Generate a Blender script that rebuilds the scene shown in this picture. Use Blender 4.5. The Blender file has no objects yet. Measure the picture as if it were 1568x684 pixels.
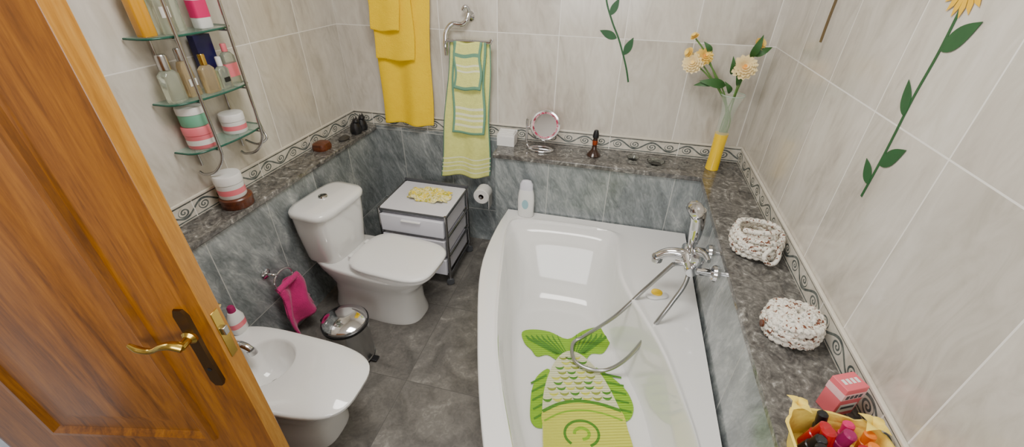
import bpy, bmesh, math, random
from mathutils import Vector, Matrix
random.seed(3)
scene=bpy.context.scene
C=scene.collection
pi=math.pi

# ---------------------------------------------------------------- materials
def newmat(name):
    m=bpy.data.materials.new(name); m.use_nodes=True
    nt=m.node_tree; b=nt.nodes['Principled BSDF']
    return m,nt,b
def c4(c): return (c[0],c[1],c[2],1.0)
def srgb(r,g,b):
    f=lambda v:((v/255+0.055)/1.055)**2.4 if v/255>0.04045 else v/255/12.92
    return (f(r),f(g),f(b))
def mat(name,col,rough=.5,metal=0,trans=0,coat=0,alpha=1,bump=0,bscale=60,var=0,vscale=8,sheen=0,ior=1.45):
    m,nt,b=newmat(name)
    b.inputs['Base Color'].default_value=c4(col)
    b.inputs['Roughness'].default_value=rough
    b.inputs['Metallic'].default_value=metal
    b.inputs['Transmission Weight'].default_value=trans
    b.inputs['Coat Weight'].default_value=coat
    b.inputs['Alpha'].default_value=alpha
    b.inputs['Sheen Weight'].default_value=sheen
    b.inputs['IOR'].default_value=ior
    tc=None
    if var or bump:
        tc=nt.nodes.new('ShaderNodeTexCoord')
    if var:
        n=nt.nodes.new('ShaderNodeTexNoise'); n.inputs['Scale'].default_value=vscale; n.inputs['Detail'].default_value=4
        nt.links.new(tc.outputs['Object'],n.inputs['Vector'])
        mx=nt.nodes.new('ShaderNodeMixRGB'); mx.inputs[1].default_value=c4([x*(1-var) for x in col]); mx.inputs[2].default_value=c4([min(1,x*(1+var)) for x in col])
        nt.links.new(n.outputs['Fac'],mx.inputs[0]); nt.links.new(mx.outputs[0],b.inputs['Base Color'])
    if bump:
        n=nt.nodes.new('ShaderNodeTexNoise'); n.inputs['Scale'].default_value=bscale; n.inputs['Detail'].default_value=2
        nt.links.new(tc.outputs['Object'],n.inputs['Vector'])
        bp=nt.nodes.new('ShaderNodeBump'); bp.inputs['Strength'].default_value=bump; bp.inputs['Distance'].default_value=.004
        nt.links.new(n.outputs['Fac'],bp.inputs['Height']); nt.links.new(bp.outputs[0],b.inputs['Normal'])
    return m
class N:
    def __init__(s,nt): s.nt=nt
    def m(s,op,a,b=None,c=None):
        n=s.nt.nodes.new('ShaderNodeMath'); n.operation=op
        for i,v in enumerate((a,b,c)):
            if v is None: continue
            if isinstance(v,(int,float)): n.inputs[i].default_value=v
            else: s.nt.links.new(v,n.inputs[i])
        return n.outputs[0]
    def mix(s,f,a,b,typ='MIX'):
        n=s.nt.nodes.new('ShaderNodeMixRGB'); n.blend_type=typ
        for i,v in enumerate((f,a,b)):
            if isinstance(v,(int,float)): n.inputs[i].default_value=v
            elif isinstance(v,tuple): n.inputs[i].default_value=c4(v)
            else: s.nt.links.new(v,n.inputs[i])
        return n.outputs[0]
    def comb(s,x,y,z):
        n=s.nt.nodes.new('ShaderNodeCombineXYZ')
        for i,v in enumerate((x,y,z)):
            if isinstance(v,(int,float)): n.inputs[i].default_value=v
            else: s.nt.links.new(v,n.inputs[i])
        return n.outputs[0]
    def pos(s):
        g=s.nt.nodes.new('ShaderNodeNewGeometry'); x=s.nt.nodes.new('ShaderNodeSeparateXYZ')
        s.nt.links.new(g.outputs['Position'],x.inputs[0]); return x.outputs
    def noise(s,vec,scale,detail=5,dist=0,rough=.55):
        n=s.nt.nodes.new('ShaderNodeTexNoise'); n.inputs['Scale'].default_value=scale; n.inputs['Detail'].default_value=detail
        n.inputs['Distortion'].default_value=dist; n.inputs['Roughness'].default_value=rough
        s.nt.links.new(vec,n.inputs['Vector']); return n.outputs['Fac']
    def ramp(s,f,stops):
        n=s.nt.nodes.new('ShaderNodeValToRGB'); e=n.color_ramp.elements
        while len(e)<len(stops): e.new(.5)
        for i,(p,c) in enumerate(stops): e[i].position=p; e[i].color=c4(c)
        s.nt.links.new(f,n.inputs[0]); return n.outputs[0]
    def white(s,vec):
        n=s.nt.nodes.new('ShaderNodeTexWhiteNoise'); n.noise_dimensions='3D'; s.nt.links.new(vec,n.inputs['Vector']); return n.outputs['Value']

def tilemat(name,axis,stops,grout,off,w,z0,h,gap=.005,scale=3.,stretch=.35,skew=0.,dist=1.0,rough=.2,zaxis=2,coat=.2,rvar=.12):
    m,nt,b=newmat(name); n=N(nt); P=n.pos()
    a=P[axis]; z=P[zaxis]
    hh=n.m('DIVIDE',n.m('SUBTRACT',a,off),w); vv=n.m('DIVIDE',n.m('SUBTRACT',z,z0),h)
    def joint(t,size): return n.m('GREATER_THAN',n.m('ABSOLUTE',n.m('SUBTRACT',n.m('FRACT',t),.5)),.5-gap/2/size)
    j=n.m('MAXIMUM',joint(hh,w),joint(vv,h))
    r=n.white(n.comb(n.m('FLOOR',hh),n.m('FLOOR',vv),float(axis)))
    if zaxis==2:
        vec=n.comb(n.m('ADD',n.m('ADD',a,n.m('MULTIPLY',z,skew)),n.m('MULTIPLY',r,17.)),n.m('MULTIPLY',r,5.),n.m('MULTIPLY',z,stretch))
    else:
        vec=n.comb(n.m('ADD',a,n.m('MULTIPLY',r,17.)),z,n.m('MULTIPLY',r,5.))
    f=n.noise(vec,scale,7,dist)
    f2=n.m('ADD',n.m('MULTIPLY',n.noise(vec,scale*5,5,dist*1.5),.35),n.m('MULTIPLY',f,.65))
    col=n.ramp(f2,stops)
    sh=n.m('ADD',1-rvar/2,n.m('MULTIPLY',r,rvar))
    col=n.mix(1.,col,n.comb(sh,sh,sh),'MULTIPLY')
    nt.links.new(n.mix(j,col,grout),b.inputs['Base Color'])
    nt.links.new(n.m('ADD',n.m('MULTIPLY',j,.5),rough),b.inputs['Roughness'])
    bp=nt.nodes.new('ShaderNodeBump'); bp.inputs['Strength'].default_value=.5 if zaxis==2 else .1; bp.inputs['Distance'].default_value=.002
    nt.links.new(n.m('MULTIPLY',j,-1.),bp.inputs['Height']); nt.links.new(bp.outputs[0],b.inputs['Normal'])
    b.inputs['Coat Weight'].default_value=coat; b.inputs['Coat Roughness'].default_value=.1
    return m
UP=[(.34,srgb(176,168,157)),(.48,srgb(202,196,185)),(.6,srgb(214,209,199)),(.72,srgb(224,220,212))]
LOW=[(.32,srgb(88,94,97)),(.46,srgb(122,129,131)),(.58,srgb(152,158,159)),(.72,srgb(202,205,206))]
GU=srgb(238,235,229); GL=srgb(180,182,180)
up_x=tilemat('tile_upper_x',0,UP,GU,-.78,.39,.9984,.59,scale=2.6,dist=1.5,skew=.1)
up_y=tilemat('tile_upper_y',1,UP,GU,2.744,.39,.9984,.59,scale=2.6,dist=1.5,skew=.1)
lo_x=tilemat('tile_lower_x',0,LOW,GL,-.36,.39,.29,.59,scale=5.5,stretch=.4,skew=.35,dist=1.8,rough=.2)
lo_y=tilemat('tile_lower_y',1,LOW,GL,2.744,.39,.29,.59,scale=5.5,stretch=.4,skew=.35,dist=1.8,rough=.2)
floor_m=tilemat('tile_floor',0,[(.32,srgb(78,76,73)),(.48,srgb(102,99,95)),(.58,srgb(116,113,108)),(.7,srgb(150,147,140))],srgb(92,90,86),-.31,.6,.1,.6,gap=.004,scale=6.,dist=1.2,rough=.36,zaxis=1,coat=0,rvar=.03)

def granite():
    m,nt,b=newmat('granite_slab'); n=N(nt); P=n.pos(); v=n.comb(P[0],P[1],P[2])
    f=n.noise(v,11,8,2.2,.68); g=n.noise(v,60,4,.5,.6)
    col=n.ramp(n.m('ADD',n.m('MULTIPLY',f,.7),n.m('MULTIPLY',g,.3)),[(.36,srgb(50,49,48)),(.47,srgb(86,84,82)),(.55,srgb(112,110,106)),(.6,srgb(142,140,135)),(.66,srgb(212,210,205))])
    nt.links.new(col,b.inputs['Base Color']); b.inputs['Roughness'].default_value=.14; b.inputs['Coat Weight'].default_value=.3
    return m
granite_m=granite()

def border(axis):
    m,nt,b=newmat('border_tile_%d'%axis); n=N(nt); P=n.pos(); u=P[axis]; z=P[2]
    H=.094; p=.22
    v=n.m('DIVIDE',n.m('SUBTRACT',z,.9),H)
    s=n.m('SINE',n.m('MULTIPLY',u,2*pi/p))
    vine=n.m('LESS_THAN',n.m('ABSOLUTE',n.m('SUBTRACT',n.m('SUBTRACT',v,.5),n.m('MULTIPLY',s,.27))),.06)
    q=n.m('SUBTRACT',n.m('FRACT',n.m('DIVIDE',u,p/2)),.5)
    dx=n.m('MULTIPLY',q,p/2); dz=n.m('MULTIPLY',n.m('SUBTRACT',v,.5),H)
    dz2=n.m('ADD',dz,n.m('MULTIPLY',s,.004))
    d=n.m('SQRT',n.m('ADD',n.m('MULTIPLY',n.m('MULTIPLY',dx,dx),.6),n.m('MULTIPLY',dz2,dz2)))
    ang=n.m('ARCTAN2',dz2,dx)
    sp=n.m('FRACT',n.m('ADD',n.m('DIVIDE',d,.0135),n.m('DIVIDE',ang,2*pi)))
    spi=n.m('MULTIPLY',n.m('LESS_THAN',sp,.48),n.m('LESS_THAN',d,.0235))
    def band(a,c): return n.m('MULTIPLY',n.m('GREATER_THAN',v,a),n.m('LESS_THAN',v,c))
    f=n.m('MAXIMUM',n.m('MAXIMUM',vine,spi),n.m('MAXIMUM',band(.05,.12),band(.88,.94)))
    g=n.noise(n.comb(P[0],P[1],P[2]),30,3)
    cream=n.ramp(g,[(.3,srgb(196,190,176)),(.7,srgb(222,217,206))])
    col=n.mix(f,cream,n.ramp(g,[(.35,srgb(78,86,86)),(.65,srgb(118,124,120))]))
    ju=n.m('GREATER_THAN',n.m('ABSOLUTE',n.m('SUBTRACT',n.m('FRACT',n.m('DIVIDE',u,.44)),.5)),.494)
    col=n.mix(ju,col,GU)
    nt.links.new(col,b.inputs['Base Color']); b.inputs['Roughness'].default_value=.25; b.inputs['Coat Weight'].default_value=.2
    bp=nt.nodes.new('ShaderNodeBump'); bp.inputs['Strength'].default_value=.6; bp.inputs['Distance'].default_value=.003
    nt.links.new(f,bp.inputs['Height']); nt.links.new(bp.outputs[0],b.inputs['Normal'])
    return m
bx,by=border(0),border(1)

def wood(name,c1,c2,c3,axis='z',scale=1.):
    m,nt,b=newmat(name); n=N(nt); tc=nt.nodes.new('ShaderNodeTexCoord'); mp=nt.nodes.new('ShaderNodeMapping')
    mp.inputs['Scale'].default_value={'z':(9*scale,9*scale,.7*scale),'x':(.7*scale,9*scale,9*scale)}[axis]
    nt.links.new(tc.outputs['Object'],mp.inputs[0])
    f=n.noise(mp.outputs[0],1.6,6,1.6,.6); g=n.noise(mp.outputs[0],11,4,.3,.75)
    col=n.ramp(n.m('ADD',n.m('MULTIPLY',f,.55),n.m('MULTIPLY',g,.45)),[(.34,c1),(.5,c2),(.66,c3)])
    nt.links.new(col,b.inputs['Base Color']); b.inputs['Roughness'].default_value=.34; b.inputs['Coat Weight'].default_value=.2
    b.inputs['Coat Roughness'].default_value=.25
    return m
oak=wood('oak_wood',srgb(88,48,6),srgb(134,79,10),srgb(162,102,24))
oak_edge=wood('oak_edge',srgb(150,96,24),srgb(184,126,42),srgb(206,154,72))
darkwood=wood('dark_wood',srgb(60,25,10),srgb(95,45,20),srgb(130,70,35),'x',3)
porc=mat('porcelain',(.80,.80,.785),.08,coat=.6)
acryl=mat('acrylic_white',(.83,.83,.82),.1,coat=.5)
chrome=mat('chrome',(.72,.72,.74),.09,1)
steel=mat('brushed_steel',(.5,.5,.5),.25,1)
hosem=mat('hose_steel',(.42,.42,.42),.3,1)
brass=mat('brass',srgb(214,180,90),.2,1)
bronze=mat('bronze_plate',srgb(92,66,36),.3,.8)
glass=mat('clear_glass',(.95,1,.98),.02,trans=1)
gshelf=mat('shelf_glass',srgb(150,190,175),.05,alpha=.35,coat=.5)
gedge=mat('shelf_glass_edge',srgb(40,90,75),.1)
white=mat('white_plastic',(.8,.8,.79),.3,coat=.2)
offw=mat('offwhite_plastic',srgb(218,218,228),.35)
black=mat('black_plastic',(.012,.012,.014),.3)
grey=mat('grey_plastic',srgb(74,76,80),.4)
dsteel=mat('dark_chrome',(.35,.35,.36),.2,1)
ceil=mat('ceiling_paint',(.82,.80,.77),.7,var=.03)
pinkt=mat('pink_terry',srgb(200,36,118),.95,bump=1,bscale=180,sheen=.3,var=.25,vscale=25)
yelt=mat('yellow_terry',(1.0,.64,.0),.95,bump=.9,bscale=160,var=.08,vscale=18)
grt=mat('lime_terry',srgb(228,232,138),.95,bump=1,bscale=160,var=.14,vscale=40)
grb=mat('teal_trim',srgb(112,158,132),.95,bump=.7,bscale=160)
grw=mat('pale_trim',srgb(240,243,205),.95,bump=.7,bscale=160)
leafm=mat('leaf_green',srgb(48,92,42),.45,var=.25,vscale=20)
stemm=mat('stem_green',srgb(92,130,62),.5)
decg=mat('decal_green',srgb(38,88,48),.4,var=.25,vscale=25)
decy=mat('decal_yellow',srgb(245,190,30),.4,var=.15,vscale=30)
decb=mat('decal_brown',srgb(100,80,40),.5,var=.3,vscale=30)
pet_c=mat('petal_cream',srgb(250,226,170),.6,var=.1,vscale=30)
pet_y=mat('petal_yellow',srgb(248,214,110),.6)
pet_o=mat('petal_orange',srgb(238,160,50),.6)
yel_liq=mat('yellow_glass',(.95,.62,.0),.12,coat=.5)
pinkp=mat('pink_plastic',srgb(236,120,132),.3,coat=.3)
hotp=mat('hot_pink',srgb(220,40,110),.35)
redp=mat('red_plastic',srgb(170,14,28),.25,coat=.4)
navy=mat('navy_box',srgb(30,28,80),.3)
gold=mat('gold_liquid',srgb(210,150,30),.15,coat=.5)
amber=mat('amber_glass',srgb(225,205,165),.06,trans=.7)
clearp=mat('clear_perfume',srgb(225,232,215),.05,trans=.8)
mint=mat('mint_label',srgb(120,190,160),.4)
lime=mat('lime_rubber',srgb(150,205,40),.5)
limed=mat('green_rubber',srgb(88,150,40),.5)
creamr=mat('cream_rubber',srgb(238,240,195),.5)
yelr=mat('yellow_rubber',srgb(226,230,90),.5)
olive=mat('olive_rubber',srgb(140,152,60),.5)
yfab=mat('yellow_fabric',srgb(244,216,96),.8,bump=.5,bscale=90)
orange=mat('orange_plastic',srgb(240,130,30),.4)
purple=mat('magenta_plastic',srgb(150,30,90),.3)
roll_m=mat('paper',(.82,.81,.78),.9,bump=.3,bscale=80)
card=mat('cardboard',srgb(100,80,60),.9)

def rib(mt):
    nt=mt.node_tree; b=nt.nodes['Principled BSDF']; n=N(nt); P=n.pos()
    t=n.m('SINE',n.m('MULTIPLY',n.m('ADD',n.m('MULTIPLY',P[0],.28),n.m('MULTIPLY',P[1],-.96)),2*pi/.014))
    bp=nt.nodes.new('ShaderNodeBump'); bp.inputs['Strength'].default_value=.8; bp.inputs['Distance'].default_value=.005
    nt.links.new(t,bp.inputs['Height']); nt.links.new(bp.outputs[0],b.inputs['Normal'])
for q in (lime,limed,creamr,yelr): rib(q)

def crochet():
    m,nt,b=newmat('crochet_cotton'); n=N(nt); tc=nt.nodes.new('ShaderNodeTexCoord')
    g=n.noise(tc.outputs['Object'],70,3,.5)
    col=n.ramp(g,[(.38,srgb(110,62,40)),(.43,srgb(226,220,206)),(.58,srgb(236,232,222)),(.66,srgb(150,150,140))])
    nt.links.new(col,b.inputs['Base Color']); b.inputs['Roughness'].default_value=.85
    bp=nt.nodes.new('ShaderNodeBump'); bp.inputs['Strength'].default_value=.8; bp.inputs['Distance'].default_value=.004
    nt.links.new(n.noise(tc.outputs['Object'],130,2),bp.inputs['Height']); nt.links.new(bp.outputs[0],b.inputs['Normal'])
    return m
croch=crochet()
def doilym():
    m,nt,b=newmat('doily_cloth'); n=N(nt); tc=nt.nodes.new('ShaderNodeTexCoord')
    g=n.noise(tc.outputs['Object'],34,3,1.)
    nt.links.new(n.ramp(g,[(.42,srgb(235,210,50)),(.5,srgb(245,240,200)),(.58,srgb(190,180,50))]),b.inputs['Base Color']); b.inputs['Roughness'].default_value=.9
    return m
doily=doilym()

# ---------------------------------------------------------------- geometry helpers
def empty(name,loc=(0,0,0),rz=0):
    e=bpy.data.objects.new(name,None); e.empty_display_size=.05; C.objects.link(e); e.location=loc; e.rotation_euler=(0,0,rz); return e
def mesh(name,verts,faces,mt,parent=None,smooth=True,idx=None,bevel=0,sub=0,solid=0,loc=(0,0,0),rot=(0,0,0),doubles=False,ang=40):
    me=bpy.data.meshes.new(name); me.from_pydata([tuple(v) for v in verts],[],faces)
    for mm in (mt if isinstance(mt,(list,tuple)) else [mt]): me.materials.append(mm)
    if idx: me.polygons.foreach_set('material_index',idx)
    bm=bmesh.new(); bm.from_mesh(me)
    if doubles: bmesh.ops.remove_doubles(bm,verts=bm.verts,dist=1e-5)
    bmesh.ops.recalc_face_normals(bm,faces=bm.faces); bm.to_mesh(me); bm.free()
    if smooth:
        me.shade_smooth()
        try: me.set_sharp_from_angle(angle=math.radians(ang))
        except Exception: pass
    o=bpy.data.objects.new(name,me); C.objects.link(o); o.parent=parent; o.location=loc; o.rotation_euler=rot
    if bevel:
        md=o.modifiers.new('bevel','BEVEL'); md.width=bevel; md.segments=3; md.limit_method='ANGLE'
    if solid:
        md=o.modifiers.new('solid','SOLIDIFY'); md.thickness=solid; md.offset=0
    if sub:
        md=o.modifiers.new('sub','SUBSURF'); md.levels=sub; md.render_levels=sub
    return o
def boxg(x0,x1,y0,y1,z0,z1):
    v=[(x,y,z) for z in (z0,z1) for y in (y0,y1) for x in (x0,x1)]
    f=[(0,2,3,1),(4,5,7,6),(0,1,5,4),(2,6,7,3),(0,4,6,2),(1,3,7,5)]
    return v,f
def box(name,x0,x1,y0,y1,z0,z1,mt,parent=None,bevel=0,loc=(0,0,0),rot=(0,0,0)):
    v,f=boxg(x0,x1,y0,y1,z0,z1); return mesh(name,v,f,mt,parent,smooth=bevel>0,bevel=bevel,loc=loc,rot=rot)
def boxes(name,lst,mt,parent=None,bevel=0):
    V=[];F=[]
    for b in lst:
        v,f=boxg(*b); k=len(V); V+=v; F+=[tuple(i+k for i in q) for q in f]
    return mesh(name,V,F,mt,parent,smooth=bevel>0,bevel=bevel)
def lathe(name,prof,mt,parent=None,loc=(0,0,0),rot=(0,0,0),seg=32,sx=1,sy=1,idxf=None,wob=None):
    V=[];F=[];I=[]
    for (r,z) in prof:
        for i in range(seg):
            a=2*pi*i/seg; rr=r*(wob(a,z) if wob else 1)
            V.append((rr*math.cos(a)*sx,rr*math.sin(a)*sy,z))
    for j in range(len(prof)-1):
        for i in range(seg):
            k=(i+1)%seg; F.append((j*seg+i,j*seg+k,(j+1)*seg+k,(j+1)*seg+i)); I.append(idxf(j) if idxf else 0)
    me=mesh(name,V,F,mt,parent,doubles=False,loc=loc,rot=rot,ang=35,idx=I if idxf else None)
    bm=bmesh.new(); bm.from_mesh(me.data); bmesh.ops.remove_doubles(bm,verts=bm.verts,dist=1e-5); bmesh.ops.recalc_face_normals(bm,faces=bm.faces); bm.to_mesh(me.data); bm.free()
    return me
def loft(name,loops,mt,parent=None,cap0=True,cap1=True,loc=(0,0,0),rot=(0,0,0),ang=40,sub=0):
    n=len(loops[0]); V=[p for l in loops for p in l]; F=[]
    for j in range(len(loops)-1):
        for i in range(n):
            k=(i+1)%n; F.append((j*n+i,j*n+k,(j+1)*n+k,(j+1)*n+i))
    if cap0: F.append(tuple(range(n)))
    if cap1: F.append(tuple((len(loops)-1)*n+i for i in range(n)))
    return mesh(name,V,F,mt,parent,loc=loc,rot=rot,ang=ang,sub=sub)
def se(x0,x1,hw,z,n=3.,cnt=56,yc=0,nf=None,taper=0):
    cx=(x0+x1)/2;a=(x1-x0)/2;out=[]
    for i in range(cnt):
        t=2*pi*i/cnt; c=math.cos(t); s=math.sin(t); nn=n if (c<0 or nf is None) else nf
        X=math.copysign(abs(c)**(2/nn),c)
        out.append((cx+a*X,yc+hw*(1-taper*(X+1)/2)*math.copysign(abs(s)**(2/nn),s),z))
    return out
def cr(pts,closed=False,k=8):
    P=[Vector(p) for p in pts]; n=len(P); out=[]
    rng=n if closed else n-1
    for i in range(rng):
        if closed: a,b,c,d=P[i-1],P[i],P[(i+1)%n],P[(i+2)%n]
        else: a,b,c,d=P[max(i-1,0)],P[i],P[i+1],P[min(i+2,n-1)]
        for j in range(k):
            t=j/k
            out.append(.5*((2*b)+(c-a)*t+(2*a-5*b+4*c-d)*t*t+(3*b-a-3*c+d)*t**3))
    if not closed: out.append(P[-1])
    return out
def tube(name,pts,r,mt,parent=None,k=8,closed=False,smooth=True,radii=None):
    P=cr(pts,closed,k) if smooth else [Vector(p) for p in pts]
    n=len(P); seg=12; V=[];F=[]
    up=Vector((0,0,1)); prev=None
    for i,p in enumerate(P):
        t=(P[(i+1)%n]-P[i-1]) if closed else (P[min(i+1,n-1)]-P[max(i-1,0)])
        if t.length<1e-9: t=Vector((0,0,1))
        t.normalize()
        if prev is None:
            ref=Vector((1,0,0)) if abs(t.z)>.9 else up
            nrm=(ref-t*ref.dot(t)).normalized()
        else:
            nrm=prev-t*prev.dot(t)
            if nrm.length<1e-6: nrm=Vector((1,0,0))
            nrm.normalize()
        prev=nrm; bn=t.cross(nrm)
        rr=r
        if radii:
            f=i/(n-1)*(len(radii)-1); a=int(min(f,len(radii)-2)); rr=radii[a]+(radii[a+1]-radii[a])*(f-a)
        for s in range(seg):
            a=2*pi*s/seg; V.append(p+nrm*math.cos(a)*rr+bn*math.sin(a)*rr)
    m=n if closed else n-1
    for i in range(m):
        for s in range(seg):
            k2=(s+1)%seg; q=(i+1)%n; F.append((i*seg+s,i*seg+k2,q*seg+k2,q*seg+s))
    if not closed: F.append(tuple(range(seg))); F.append(tuple((n-1)*seg+s for s in range(seg)))
    return mesh(name,V,F,mt,parent,ang=60)
def grid(name,fn,nu,nv,mt,parent=None,midx=None,solid=.006,sub=0):
    V=[fn(i/nu,j/nv) for j in range(nv+1) for i in range(nu+1)]
    F=[];I=[]
    for j in range(nv):
        for i in range(nu):
            a=j*(nu+1)+i; F.append((a,a+1,a+nu+2,a+nu+1)); I.append(midx((i+.5)/nu,(j+.5)/nv) if midx else 0)
    return mesh(name,V,F,mt,parent,idx=I,solid=solid,sub=sub,ang=80)

# ---------------------------------------------------------------- room
XL,XR,YB,YF=-1.92,.817,2.744,-1.1
ZC=2.9
box('floor',XL-.1,XR+.1,YF-.1,YB+.1,-.1,0,floor_m)
box('ceiling',XL-.1,XR+.1,YF-.1,YB+.1,ZC,ZC+.1,ceil)
box('wall_back',XL-.1,XR+.1,YB,YB+.1,0,ZC,up_x)
box('wall_right',XR,XR+.1,YF,YB,0,ZC,up_y)
boxes('wall_left',[(XL-.1,XL,.4,YB,0,ZC),(XL-.1,XL,YF,-.6,0,ZC),(XL-.1,XL,-.6,.4,2.42,ZC)],up_y)
boxes('wall_front',[(XL,-1.1,YF-.1,YF,0,ZC),(.3,XR,YF-.1,YF,0,ZC),(-1.1,.3,YF-.1,YF,0,1.25),(-1.1,.3,YF-.1,YF,2.45,ZC)],up_x)
wn=empty('window_1',(-.4,YF-.05,1.85))
boxes('frame',[(-.7,.7,-.03,.03,-.6,-.54),(-.7,.7,-.03,.03,.54,.6),(-.7,-.64,-.03,.03,-.54,.54),(.64,.7,-.03,.03,-.54,.54),(-.03,.03,-.03,.03,-.54,.54)],white,wn,.004)
box('wall_left_ledge',XL,-1.75,.48,YB,0,.87,lo_y)
box('wall_back_ledge',-.72,XR,2.46,YB,0,.87,lo_x)
box('wall_right_ledge',.57,XR,YF,2.46,0,.87,lo_y)
box('wall_back_dado',-1.75,-.72,2.725,YB,0,.9,lo_x)
box('trim_1',XL,-1.735,.47,YB-.001,.87,.9,granite_m,bevel=.006)
boxes('trim_2',[(-.735,XR,2.445,YB,.87,.9),(.557,XR,YF,2.445,.87,.9)],granite_m,bevel=.005)
box('trim_3',XL+.008,XR-.008,YB-.008,YB,.9,.994,bx)
box('trim_4',XL,XL+.008,.47,YB,.9,.994,by)
box('trim_5',XR-.008,XR,YF,YB,.9,.994,by)
trimc=mat('trim_cream',srgb(214,208,195),.25,coat=.3)
boxes('trim_6',[(XL,XR,YB-.014,YB,.99,1.004),(XL,XL+.014,.47,YB-.014,.99,1.004),(XR-.014,XR,YF,YB-.014,.99,1.004)],trimc,bevel=.004)
hallm=tilemat('hall_floor_tile',0,[(.3,srgb(160,165,170)),(.6,srgb(190,194,198))],srgb(130,130,130),0,.4,0,.4,zaxis=1,scale=3)
box('floor_hallway',-3.4,XL-.1,-1.4,1.2,-.1,0,hallm)
box('wall_hallway',-3.5,-3.4,-1.4,1.2,0,ZC,ceil)
boxes('trim_7',[(XL-.12,XL+.02,.385,.44,0,2.42),(XL-.12,XL+.02,-.64,-.585,0,2.42),(XL-.12,XL+.02,-.64,.44,2.4,2.46)],darkwood,bevel=.004)

# ---------------------------------------------------------------- door
d=empty('door_1',(-1.842,.373,0),math.atan2(.212,.977))
W=.936;T=.025;DH=2.36
v,f=boxg(0,W,-T,T,.01,DH)
mesh('leaf',v,f,[oak,oak_edge],d,smooth=True,bevel=.003,idx=[0,0,0,0,0,1])
def panel(nm,x0,x1,z0,z1,side):
    L=[]
    for o,y in ((0,T),(.006,T+.013),(.022,T+.015),(.036,T+.006),(.042,T+.001),(.085,T+.001),(.125,T+.011)):
        L.append([(x0+o,side*y,z0+o),(x1-o,side*y,z0+o),(x1-o,side*y,z1-o),(x0+o,side*y,z1-o)])
    loft(nm,L,oak,d,cap0=False,ang=25)
for s,n_ in ((-1,'front'),(1,'back')):
    panel('panel_upper_'+n_,.217,.76,.67,2.16,s); panel('panel_lower_'+n_,.217,.76,.18,.5,s)
HX=.875
for s in (-1,1):
    L=[]
    for z,w in ((.96,.012),(.98,.021),(1.1,.018),(1.23,.021),(1.25,.012)):
        L.append([(HX-w,s*T,z),(HX+w,s*T,z),(HX+w*.8,s*(T+.008),z),(HX-w*.8,s*(T+.008),z)])
    loft('handle_plate',L,bronze,d)
    tube('lever_spindle',[(HX,s*T,1.16),(HX,s*(T+.045),1.16)],.011,brass,d,smooth=False)
    lathe('lever_rose',[(0,0),(.02,0),(.02,.006),(.012,.012),(0,.012)],brass,d,loc=(HX,s*(T+.008),1.16),rot=(s*-pi/2,0,0))
    tube('lever',[(HX+.006,s*(T+.045),1.16),(HX-.017,s*(T+.048),1.17),(HX-.047,s*(T+.05),1.165),(HX-.077,s*(T+.05),1.15),(HX-.107,s*(T+.05),1.153),(HX-.13,s*(T+.047),1.166)],.01,brass,d,radii=[.013,.012,.01,.0075,.008,.009,.005])
    tube('keyhole',[(HX,s*(T+.008),1.03),(HX,s*(T+.0095),1.03)],.006,black,d,smooth=False)
box('strike_plate',W,W+.002,-.013,.013,1.06,1.22,brass,d,.001)
box('latch_bolt',W,W+.012,-.008,.008,1.14,1.165,steel,d,.002)
for z in (.4,1.2,2.0): tube('hinge',[(-.006,.03,z),(-.006,.03,z+.1)],.008,brass,d,smooth=False)

# ---------------------------------------------------------------- bathtub
inner=[(-.57,2.24),(-.5,2.34),(-.236,2.37),(.04,2.36),(.12,2.28),(.14,2.05),(.18,1.84),(.35,1.46),(.44,1.15),(.475,.95),(.465,.7),(.35,.52),(.12,.49),(-.05,.58),(-.185,.82),(-.375,1.29),(-.505,1.86)]
flr=[(-.40,1.88),(-.33,1.98),(-.16,2.01),(0,2.0),(.07,1.93),(.13,1.82),(.2,1.70),(.34,1.40),(.40,1.12),(.41,.92),(.37,.75),(.26,.66),(.13,.65),(.01,.73),(-.1,.92),(-.29,1.32),(-.40,1.72)]
outer=[(-.625,2.45),(-.5,2.45),(-.236,2.45),(.2,2.45),(.558,2.45),(.558,2.15),(.558,1.85),(.558,1.5),(.558,1.15),(.558,.9),(.558,.6),(.558,.4),(.1,.4),(-.12,.5),(-.288,.79),(-.475,1.29),(-.628,1.86)]
def lp(pts,z,clampo=False,ins=0,k=6):
    out=[]
    for p in cr([(a,b,0) for a,b in pts],True,k):
        x,y=p.x,p.y
        if clampo: x=min(x,.558); y=min(y,2.448)
        out.append([x,y,z])
    if ins:
        cx,cy=0.05,1.5
        for q in out:
            if q[0]<.54 and q[1]<2.43:
                dx,dy=cx-q[0],cy-q[1]; l=math.hypot(dx,dy); q[0]+=dx/l*ins; q[1]+=dy/l*ins
    return [tuple(q) for q in out]
ZR=.494
O=lambda z,ins=0:lp(outer,z,True,ins)
I=lp(inner,0); Fl=lp(flr,0)
def inter(t,z,A=I,B=Fl): return [(a[0]+(b[0]-a[0])*t,a[1]+(b[1]-a[1])*t,z) for a,b in zip(A,B)]
def wall(t,z):
    out=[]
    for a,b in zip(I,Fl):
        w=max(0,min(1,(a[1]-1.9)/.35)); w=w*w*(3-2*w)
        te=t**(1-.45*w)
        out.append((a[0]+(b[0]-a[0])*te,a[1]+(b[1]-a[1])*te,z))
    return out
Ob=lp(outer,0,True)
loops=[O(0,.06),O(.40,.045),O(.425,.04),O(.43,.004),O(.44,0),O(.48,0),O(.49,.004),O(ZR,.012)]
loops+= [inter(.80,ZR-.006,Ob,I),inter(.88,ZR-.005,Ob,I),inter(.94,ZR+.002,Ob,I),inter(.98,ZR+.002,Ob,I),inter(.0,ZR-.004),wall(.03,ZR-.014),wall(.07,ZR-.04),wall(.16,.39),wall(.28,.3),wall(.44,.21),wall(.66,.145),wall(.86,.112),inter(1.0,.1)]
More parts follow.
